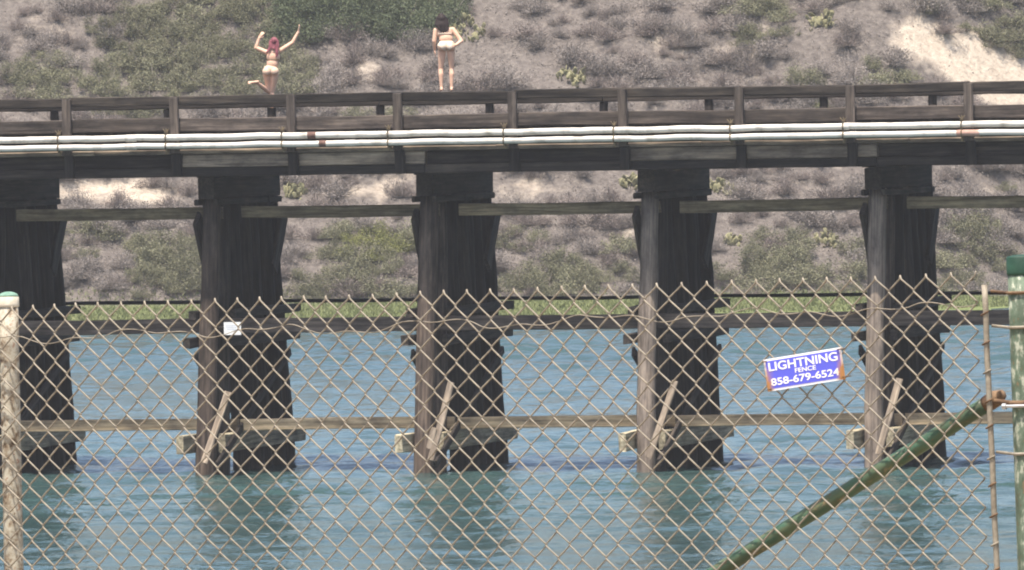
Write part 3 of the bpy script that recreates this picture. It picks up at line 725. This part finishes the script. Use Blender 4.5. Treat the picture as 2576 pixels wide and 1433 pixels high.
# right arm, hand on the hip
s_, e_, w_ = L1(1142, 73, .06), L1(1163, 102.5, -.03), L1(1149, 112, -.10)
capsule(bm, s_, .056, e_, .046); capsule(bm, e_, .045, w_, .031); hand(bm, w_, Vector((-.9, -.05, -.2)), (0, 1, 0.1), 1, .5)
me = fuse(bm, .0075, 5)
zmin = min(v.co.z for v in me.vertices)
spos = on_y(1124, 228, YFAR); zs = ZFR + .002 - zmin
MP = Matrix.Translation((spos.x, YFAR + .0, zs)) @ Matrix.Rotation(A, 4, 'Z')
p1 = tag(link('person', me, M_SKIN, None, MP), 'person in a cream bikini standing on the rail with one hand on hip', 'person')
M_CREAM = simple('cream_swimwear', (0.60, 0.48, 0.36), (0.70, 0.58, 0.46), 14, 0.7)
zA, zB = L1(0, 101).z, L1(0, 127).z
shell('bikini_bottom', p1, p1, MP, M_CREAM, lambda c, n: zB + max(0, abs(c.x - .01) - .03) * .75 < c.z < zA - .01 and abs(c.x - .01) < .19 and not (c.x > .13 and c.y < -.08), .004)
zA, zB = L1(0, 81).z, L1(0, 84).z
shell('bikini_top', p1, p1, MP, M_CREAM, lambda c, n: (zB < c.z < zA if c.y < .1 else zB - .05 < c.z < zA + .05) and abs(c.x + .02) < .145, .004)
bm = bmesh.new()
u_ = HR.col[2].to_3d(); f_ = HR.col[1].to_3d()
ellipsoid(bm, hd + u_ * .032 - f_ * .03, (.122, .118, .118), HR)
ellipsoid(bm, hd + u_ * .118 - f_ * .05, (.07, .06, .05), HR)
for q in range(16):
    g = -1.0 + 2.0 * q / 15
    a0 = hd + Vector((g * .115, -.06 - .04 * (1 - g * g), .03)); a1 = hd + Vector((g * .135, -.10 - .04 * (1 - g * g), -.07)); a2_ = L1(1118 + g * 12, 81 - abs(g) * 9 + random.uniform(-4, 3), -.035)
    capsule(bm, a0, .026, a1, .025); capsule(bm, a1, .025, a2_, .011)
hm = fuse(bm, .009, 3); link('hair', hm, hair_mat('dark_brown_hair', (0.012, 0.008, 0.008), (0.032, 0.021, 0.019)), p1, MP)

# --- leaping off the far edge, one shin kicked back, arms thrown up
ST2 = 22800 / 196.0
KZ = 231.9
def L2(u, v, y=0.0): return Vector(((u - 684) / ST2, y, (KZ - v) / ST2))
bm = bmesh.new()
ellipsoid(bm, L2(681.5, 173, .0), (.150, .105, .115)); 
for q in (672, 692): ellipsoid(bm, L2(q, 178, -.05), (.088, .088, .092))
ellipsoid(bm, L2(687, 158, .01), (.130, .09, .13)); ellipsoid(bm, L2(689, 141, .015), (.148, .094, .14)); ellipsoid(bm, L2(690, 129, .02), (.152, .084, .085))
capsule(bm, L2(674, 128, .02), .050, L2(705.5, 125, .02), .050)
capsule(bm, L2(690, 127, .02), .055, L2(691, 112, .03), .048)
hd = L2(691.5, 103, .03); HR = head(bm, hd, (-.15, 1, .18), (0.03, -.12, 1))
# support leg
h_, k_, a_ = L2(692, 185, .0), L2(684.5, 231, .07), L2(683.5, 286, .02)
capsule(bm, h_, .090, h_ + (k_ - h_) * .5, .073); capsule(bm, h_ + (k_ - h_) * .5, .073, k_, .052)
calf = k_ + (a_ - k_) * .3 + Vector((0, -.018, 0)); capsule(bm, k_, .051, calf, .055); capsule(bm, calf, .055, a_, .034); foot(bm, a_, (0, 1, 0), (0, 0, -1))
# kicked leg
h_, k_, a_ = L2(671.5, 185, .02), L2(677.5, 229.5, .10), L2(648, 205, -.20)
capsule(bm, h_, .088, h_ + (k_ - h_) * .5, .068); capsule(bm, h_ + (k_ - h_) * .5, .068, k_, .050)
calf = k_ + (a_ - k_) * .3; capsule(bm, k_, .050, calf, .050); capsule(bm, calf, .050, a_, .033); foot(bm, a_, (-.85, -.15, -.12), (-.35, -.9, .3))
# arms
s_, e_, w_ = L2(671, 128.5, .02), L2(646, 117, .05), L2(654.5, 92, .06)
capsule(bm, s_, .055, e_, .045); capsule(bm, e_, .044, w_, .030); hand(bm, w_, L2(664, 77, .03) - w_, (.3, 1, -.3), -1, .6)
s_, e_, w_ = L2(707.5, 125, .02), L2(738.5, 105.5, .03), L2(753.5, 79, .05)
capsule(bm, s_, .055, e_, .045); capsule(bm, e_, .044, w_, .030); hand(bm, w_, L2(757, 65, .05) - w_, (-1, .3, 0), -1, .25)
me = fuse(bm, .0075, 5)
zmin = min(v.co.z for v in me.vertices); yj = YFAR + .36
sp2 = on_y(684, KZ, yj)
MP = Matrix.Translation((sp2.x, yj, Z_D - .01 - zmin + .003)) @ Matrix.Rotation(A, 4, 'Z')
p2 = tag(link('person', me, M_SKIN2, None, MP), 'person with red hair leaping with arms thrown up and one shin kicked back', 'person')
M_PEACH = simple('peach_swimwear', (0.54, 0.36, 0.25), (0.66, 0.48, 0.36), 20, 0.7)
zA, zB = L2(0, 164).z, L2(0, 187).z
shell('bikini_bottom', p2, p2, MP, M_PEACH, lambda c, n: zB + max(0, abs(c.x + .02) - .04) * .45 < c.z < zA and abs(c.x) < .22, .004)
zA, zB = L2(0, 146).z, L2(0, 149).z
shell('bikini_top', p2, p2, MP, simple('brown_swim_strap', (0.30, 0.2, 0.12), (0.4, 0.27, 0.16), 14), lambda c, n: (zB < c.z < zA if c.y < .03 else zB - .05 < c.z < zA + .06) and abs(c.x - .045) < .15, .004)
bm = bmesh.new(); u_ = HR.col[2].to_3d(); f_ = HR.col[1].to_3d()
ellipsoid(bm, hd + u_ * .02 - f_ * .022, (.081, .092, .094), HR)
for q in range(18):
    g = -1 + 2 * q / 17
    a0 = hd + Vector((g * .082, -.06, .02)); a1 = hd + Vector((g * .10, -.085, -.09))
    tx = 674 + random.uniform(-2, 4) if g < -.25 else (700 + random.uniform(-4, 1) if g > .25 else 690 + g * 10)
    tz = random.uniform(127, 136) if g < -.25 else (random.uniform(130, 142) if g > .25 else 121)
    capsule(bm, a0, .024, a1, .018); capsule(bm, a1, .018, L2(tx, tz, -.085), .009)
hm = fuse(bm, .009, 3); link('hair', hm, hair_mat('red_brown_hair', (0.09, 0.024, 0.032), (0.32, 0.11, 0.13)), p2, MP)

# ------------------------------------------------------------------ plants on the far bank
def leaf_mat(name, c0, c1, c2, var=(0.75, 1.25)):
    m, t, b = base_mat(name, 0.8, 0.15)
    n = noise_n(t, coords(t, (1, 1, 1)), 2.2, 3); n2 = noise_n(t, coords(t, (1, 1, 1)), 14, 2)
    c = mix(t, n2, ramp(t, n, [(0.32, c0), (0.5, c1), (0.7, c2)]), c1)
    c = mix(t, 1.0, c, val_color(t, obj_random(t, *var)), 'MULTIPLY')
    t.links.new(c, b.inputs['Base Color'])
    tr = N(t, 'ShaderNodeBsdfTranslucent'); t.links.new(c, tr.inputs[0]); ms = N(t, 'ShaderNodeMixShader'); ms.inputs[0].default_value = .18
    out = t.nodes['Material Output']; t.links.new(b.outputs[0], ms.inputs[1]); t.links.new(tr.outputs[0], ms.inputs[2]); t.links.new(ms.outputs[0], out.inputs[0])
    return m
M_TWIG = simple('dry_twigs', (0.14, 0.115, 0.10), (0.30, 0.26, 0.23), 8, 0.9)
LM = {'grey': leaf_mat('grey_brush_leaves', (0.150, 0.128, 0.114), (0.218, 0.191, 0.173), (0.29, 0.258, 0.232)),
      'brown': leaf_mat('brown_brush_leaves', (0.135, 0.105, 0.094), (0.195, 0.158, 0.142), (0.26, 0.215, 0.19)),
      'olive': leaf_mat('olive_leaves', (0.115, 0.112, 0.066), (0.18, 0.175, 0.108), (0.25, 0.238, 0.16)),
      'dark': leaf_mat('dark_green_leaves', (0.066, 0.082, 0.047), (0.105, 0.124, 0.068), (0.155, 0.172, 0.098)),
      'yellow': leaf_mat('yellow_green_leaves', (0.13, 0.135, 0.05), (0.20, 0.205, 0.075), (0.28, 0.275, 0.12))}
def leaf_quads(P, size, r, flat=0.0):
    n = len(P)
    a = r.normal(size=(n, 3)); a[:, 2] *= (1 - flat); a /= np.linalg.norm(a, axis=1)[:, None]
    b_ = r.normal(size=(n, 3)); b_ -= a * (a * b_).sum(1)[:, None]; b_ /= np.linalg.norm(b_, axis=1)[:, None]
    s = (size * r.uniform(.6, 1.4, n))[:, None]
    return np.stack([P - a * s, P + b_ * s * .45, P + a * s, P - b_ * s * .45], 1).reshape(-1, 3)
def shrub_mesh(name, seed, nleaf, size, ntwig, mats, squash=.75, twiggy=.5):
    r = np.random.default_rng(seed)
    nc = 20; cen = r.normal(size=(nc, 3)); cen /= np.linalg.norm(cen, axis=1)[:, None]; cen[:, 2] = np.abs(cen[:, 2]); cen *= r.uniform(.40, .98, nc)[:, None] * np.array([1, 1, squash])
    k = r.integers(0, nc, nleaf); P = cen[k] + r.normal(size=(nleaf, 3)) * r.uniform(.09, .24, nc)[k][:, None]; P[:, 2] = np.abs(P[:, 2])
    V = leaf_quads(P, size, r); nq = nleaf
    tw = []
    for q in range(ntwig):
        e = cen[r.integers(0, nc)] + r.normal(size=3) * .22; e[2] = abs(e[2]) * 1.12
        o = r.normal(size=3) * .10; o[2] = 0
        md = (o + e) * .5 + r.normal(size=3) * .06
        for p, s_, w in ((o, md, .016), (md, e, .010)):
            d = s_ - p; sd = np.cross(d, r.normal(size=3)); sd /= np.linalg.norm(sd) + 1e-9; sd *= w
            tw.append([p - sd, p + sd, s_ + sd * .6, s_ - sd * .6])
    if tw: V = np.concatenate([V, np.array(tw).reshape(-1, 3)])
    nt_ = len(tw); F4 = np.arange((nq + nt_) * 4).reshape(-1, 4)
    me = bpy.data.meshes.new(name); me.from_pydata(V.tolist(), [], F4.tolist())
    me.materials.append(mats[0]); me.materials.append(mats[1])
    me.polygons.foreach_set('material_index', [0] * nq + [1] * nt_); me.update()
    return me
PROTO = {}
for kk, (nl, sz, ntw) in {'grey': (2100, .038, 190), 'brown': (1900, .036, 210), 'olive': (2800, .042, 40), 'dark': (3400, .040, 20), 'yellow': (2400, .045, 30)}.items():
    PROTO[kk] = [shrub_mesh(kk + '_shrub', 100 + 17 * q + len(kk), nl, sz, ntw, (LM[kk], M_TWIG), .8) for q in range(4)]
INFO = {'grey': ('sagebrush_shrub', 'dry grey twiggy sagebrush shrub', 'grey sagebrush'),
        'brown': ('dry_shrub', 'dead brown twiggy shrub', 'brown dead shrubs'),
        'olive': ('coyote_bush', 'olive green leafy bush', 'olive bushes'),
        'dark': ('evergreen_bush', 'dense dark green bush', 'dark green bushes'),
        'yellow': ('flowering_bush', 'yellow green leafy bush', 'yellow green bushes')}
CNT = {k: 0 for k in PROTO}
def put_shrub(kind, p, rad, sq=1.0):
    nm, lab, gr = INFO[kind]
    me = PROTO[kind][CNT[kind] % 4]; CNT[kind] += 1
    M = Matrix.Translation(p - Vector((0, 0, rad * .06))) @ Matrix.Rotation(random.uniform(0, 6.28), 4, 'Z') @ Matrix.Diagonal((rad * random.uniform(.85, 1.2), rad * random.uniform(.85, 1.2), rad * sq * random.uniform(.8, 1.15), 1))
    size = 'low' if rad < .48 else ('broad' if rad > .72 else 'rounded')
    s_, t_ = ground_frame(p); d_ = t_ - SHORE(s_)
    where = 'beside the marsh grass at the foot of the slope' if d_ < 14 else ('midway up the hillside' if d_ < 23 else 'high on the hillside')
    tag(link(nm, me, None, None, M), size + ' ' + lab + ' ' + where, 'shrub', gr + ', ' + size + ' ones ' + where)
LIM = {'grey': 300, 'brown': 300, 'olive': 260, 'dark': 80, 'yellow': 50}
placed = []
CACT = [(1178, 62, .8, 'by the head of the standing person'), (1438, 190, .62, 'halfway along the slope'), (2065, 48, .6, 'under the dark green bush'), (1590, 455, .55, 'beside the third pier cap'), (1815, 470, .55, 'right beside a pier cap'),
        (1842, 603, .36, 'low on the slope beside a pile'), (2078, 598, .55, 'low on the slope between two bents'), (1395, 55, .0, ''), (740, 480, .5, 'under the deck above the upper girt')]
tries = 0
while tries < 16000 and len(placed) < 960:
    tries += 1
    u, v = random.uniform(-160, 2736), random.uniform(-70, 752)
    g, d_, y_, sd = fld(GREEN, u, v), fld(DARK, u, v), fld(YELLOW, u, v), sand_at(u, v)
    if sd > .55 and random.random() < min(.97, sd * 1.0): continue
    if y_ > random.uniform(.25, 1): kind = 'yellow'
    elif d_ > random.uniform(.3, .8): kind = 'dark'
    elif g > random.uniform(.15, .8): kind = 'olive'
    elif v > 560 and random.random() < .15: kind = 'olive'
    else: kind = 'grey' if random.random() < .62 else 'brown'
    if CNT[kind] >= LIM[kind]: continue
    rad = {'grey': random.uniform(.4, .95), 'brown': random.uniform(.35, .85), 'olive': random.uniform(.45, .95), 'dark': random.uniform(.8, 1.4), 'yellow': random.uniform(.4, .8)}[kind]
    vv = v + rad * .75 * 69 * .5                 # aim the pixel at the bush's middle, its base stands lower
    if vv > 750: continue
    if 2235 < u < 2600 and 40 < v < 290 and v > 20 + (u - 2235) * .42 and v < 290 and sd > .25: continue
    if any((u - a) ** 2 + (v - b_) ** 2 < (14 + 19 * min(rad, r_)) ** 2 for a, b_, r_ in placed): continue
    if any(abs(u - a) < 30 + 40 * r_ and -30 < v - b_ < 34 + 60 * rad for a, b_, r_, _w in CACT if r_ > 0): continue
    p = hit_hill(u, vv)
    if p is None: continue
    placed.append((u, v, rad)); put_shrub(kind, p, rad)
# prickly pears: piles of flat pads
M_PAD = leaf_mat('prickly_pear_pad', (0.15, 0.14, 0.08), (0.25, 0.232, 0.13), (0.40, 0.365, 0.225))
bm = bmesh.new(); bmesh.ops.create_icosphere(bm, subdivisions=2, radius=1)
for v in bm.verts:
    v.co.x *= .115 * (1.0 + .18 * v.co.z); v.co.y *= .022; v.co.z = v.co.z * .165 + .15
pad = bpy.data.meshes.new('pad'); bm.to_mesh(pad); bm.free(); pad.materials.append(M_PAD)
for p_ in pad.polygons: p_.use_smooth = True
for u, v, rad, where in CACT:
    if rad <= 0: continue
    p = hit_hill(u, v + rad * 22)
    root = None
    for q in range(int(26 + rad * 52)):
        a = random.uniform(0, 6.28); rr = rad * math.sqrt(random.random()) * .9; lv = random.choice((0, 0, 1, 1, 2)) * .2 * min(1, rad * 1.5)
        x, y = rr * math.cos(a), rr * math.sin(a) * .7
        s_, t_ = ground_frame(p + Vector((x, y, 0))); z = hill_z(s_, t_) - .04 + lv * (1 - .5 * rr / max(rad, .01))
        M = Matrix.Translation((p.x + x, p.y + y, z)) @ Matrix.Rotation(random.uniform(0, 6.28), 4, 'Z') @ Matrix.Rotation(random.gauss(0, .5), 4, 'X') @ Matrix.Rotation(random.gauss(0, .4), 4, 'Y') @ Matrix.Scale(random.uniform(.5, .95), 4)
        if root is None:
            root = tag(empty('prickly_pear', p), 'clump of yellow green prickly pear pads ' + where, 'cactus')
        link('pad', pad, None, root, M)
# loose dry stems, grass and litter over the slope
r = np.random.default_rng(3)
pts_, sdv = [], []
for _ in range(26000):
    s = r.uniform(-24, 24); t_ = r.uniform(326.5, 356)
    pts_.append((s, t_))
P = []
for s, t_ in pts_:
    z = hill_z(s, t_); p = from_frame(s, t_, z); u, v = project(p)
    if sand_at(u, v) > .45 and random.random() < .93: continue
    P.append(p)
P = np.array([(p.x, p.y, p.z) for p in P])
P = np.repeat(P, 4, axis=0) + r.normal(size=(len(P) * 4, 3)) * np.array([.10, .10, .05]); P[:, 2] += .02
n = len(P); V = leaf_quads(P, .042, r)
me = bpy.data.meshes.new('dry_ground_cover'); me.from_pydata(V.tolist(), [], np.arange(n * 4).reshape(-1, 4).tolist()); me.update()
m, t, b = base_mat('dry_litter', .9, .1); nn = noise_n(t, coords(t, (1, 1, 1), 'Object', False), 1.2, 5, .7)
t.links.new(ramp(t, nn, [(0.3, (0.125, 0.108, 0.096)), (0.5, (0.19, 0.165, 0.147)), (0.72, (0.31, 0.268, 0.222))]), b.inputs['Base Color'])
tag(link('dry_ground_cover', me, m), 'dry stems and litter covering the hillside soil', 'ground cover', kind='stuff')
# marsh grass along the far shore
n = 60000
S = r.uniform(-26, 26, n); T = r.uniform(0, 11.2, n)
P = np.zeros((n, 3))
for q in range(n):
    t_ = SHORE(S[q]) + T[q]; p = from_frame(S[q], t_, hill_z(S[q], t_)); P[q] = (p.x, p.y, p.z)
h = r.uniform(.05, .17, n)[:, None]; d = r.normal(size=(n, 3)) * .5; d[:, 2] = 1
w = r.normal(size=(n, 3)); w[:, 2] = 0; w /= np.linalg.norm(w, axis=1)[:, None]; w *= r.uniform(.012, .035, n)[:, None]
V = np.stack([P - w, P + w, P + d * h], 1).reshape(-1, 3)
me = bpy.data.meshes.new('marsh_grass'); me.from_pydata(V.tolist(), [], np.arange(n * 3).reshape(-1, 3).tolist()); me.update()
m, t, b = base_mat('marsh_grass', .8, .15); nn = noise_n(t, coords(t, (1, 1, 1), 'Object', False), .5, 4, .6)
t.links.new(ramp(t, nn, [(0.3, (0.115, 0.13, 0.055)), (0.55, (0.155, 0.172, 0.074)), (0.75, (0.205, 0.205, 0.10))]), b.inputs['Base Color'])
tag(link('marsh_grass', me, m), 'bright green marsh grass along the far shore', 'grass', kind='stuff')

# ------------------------------------------------------------------ haze over the lagoon
HZ = [from_frame(s, t_, z) for z in (-3.0, 22.0) for t_ in (-40, 520) for s in (-190, 190)]
me = mesh('haze', HZ, [(0, 2, 3, 1), (4, 5, 7, 6), (0, 1, 5, 4), (2, 6, 7, 3), (0, 4, 6, 2), (1, 3, 7, 5)])
m = bpy.data.materials.new('thin_haze'); m.use_nodes = True; t = m.node_tree; t.nodes.clear()
o = N(t, 'ShaderNodeOutputMaterial'); pv = N(t, 'ShaderNodeVolumePrincipled'); pv.inputs['Color'].default_value = (0.95, 0.96, 1.0, 1); pv.inputs['Density'].default_value = 0.00018
t.links.new(pv.outputs[0], o.inputs['Volume'])
tag(link('haze', me, m), 'thin pale sea haze over the lagoon', 'haze', kind='stuff')
print('shrubs', CNT, len(placed))
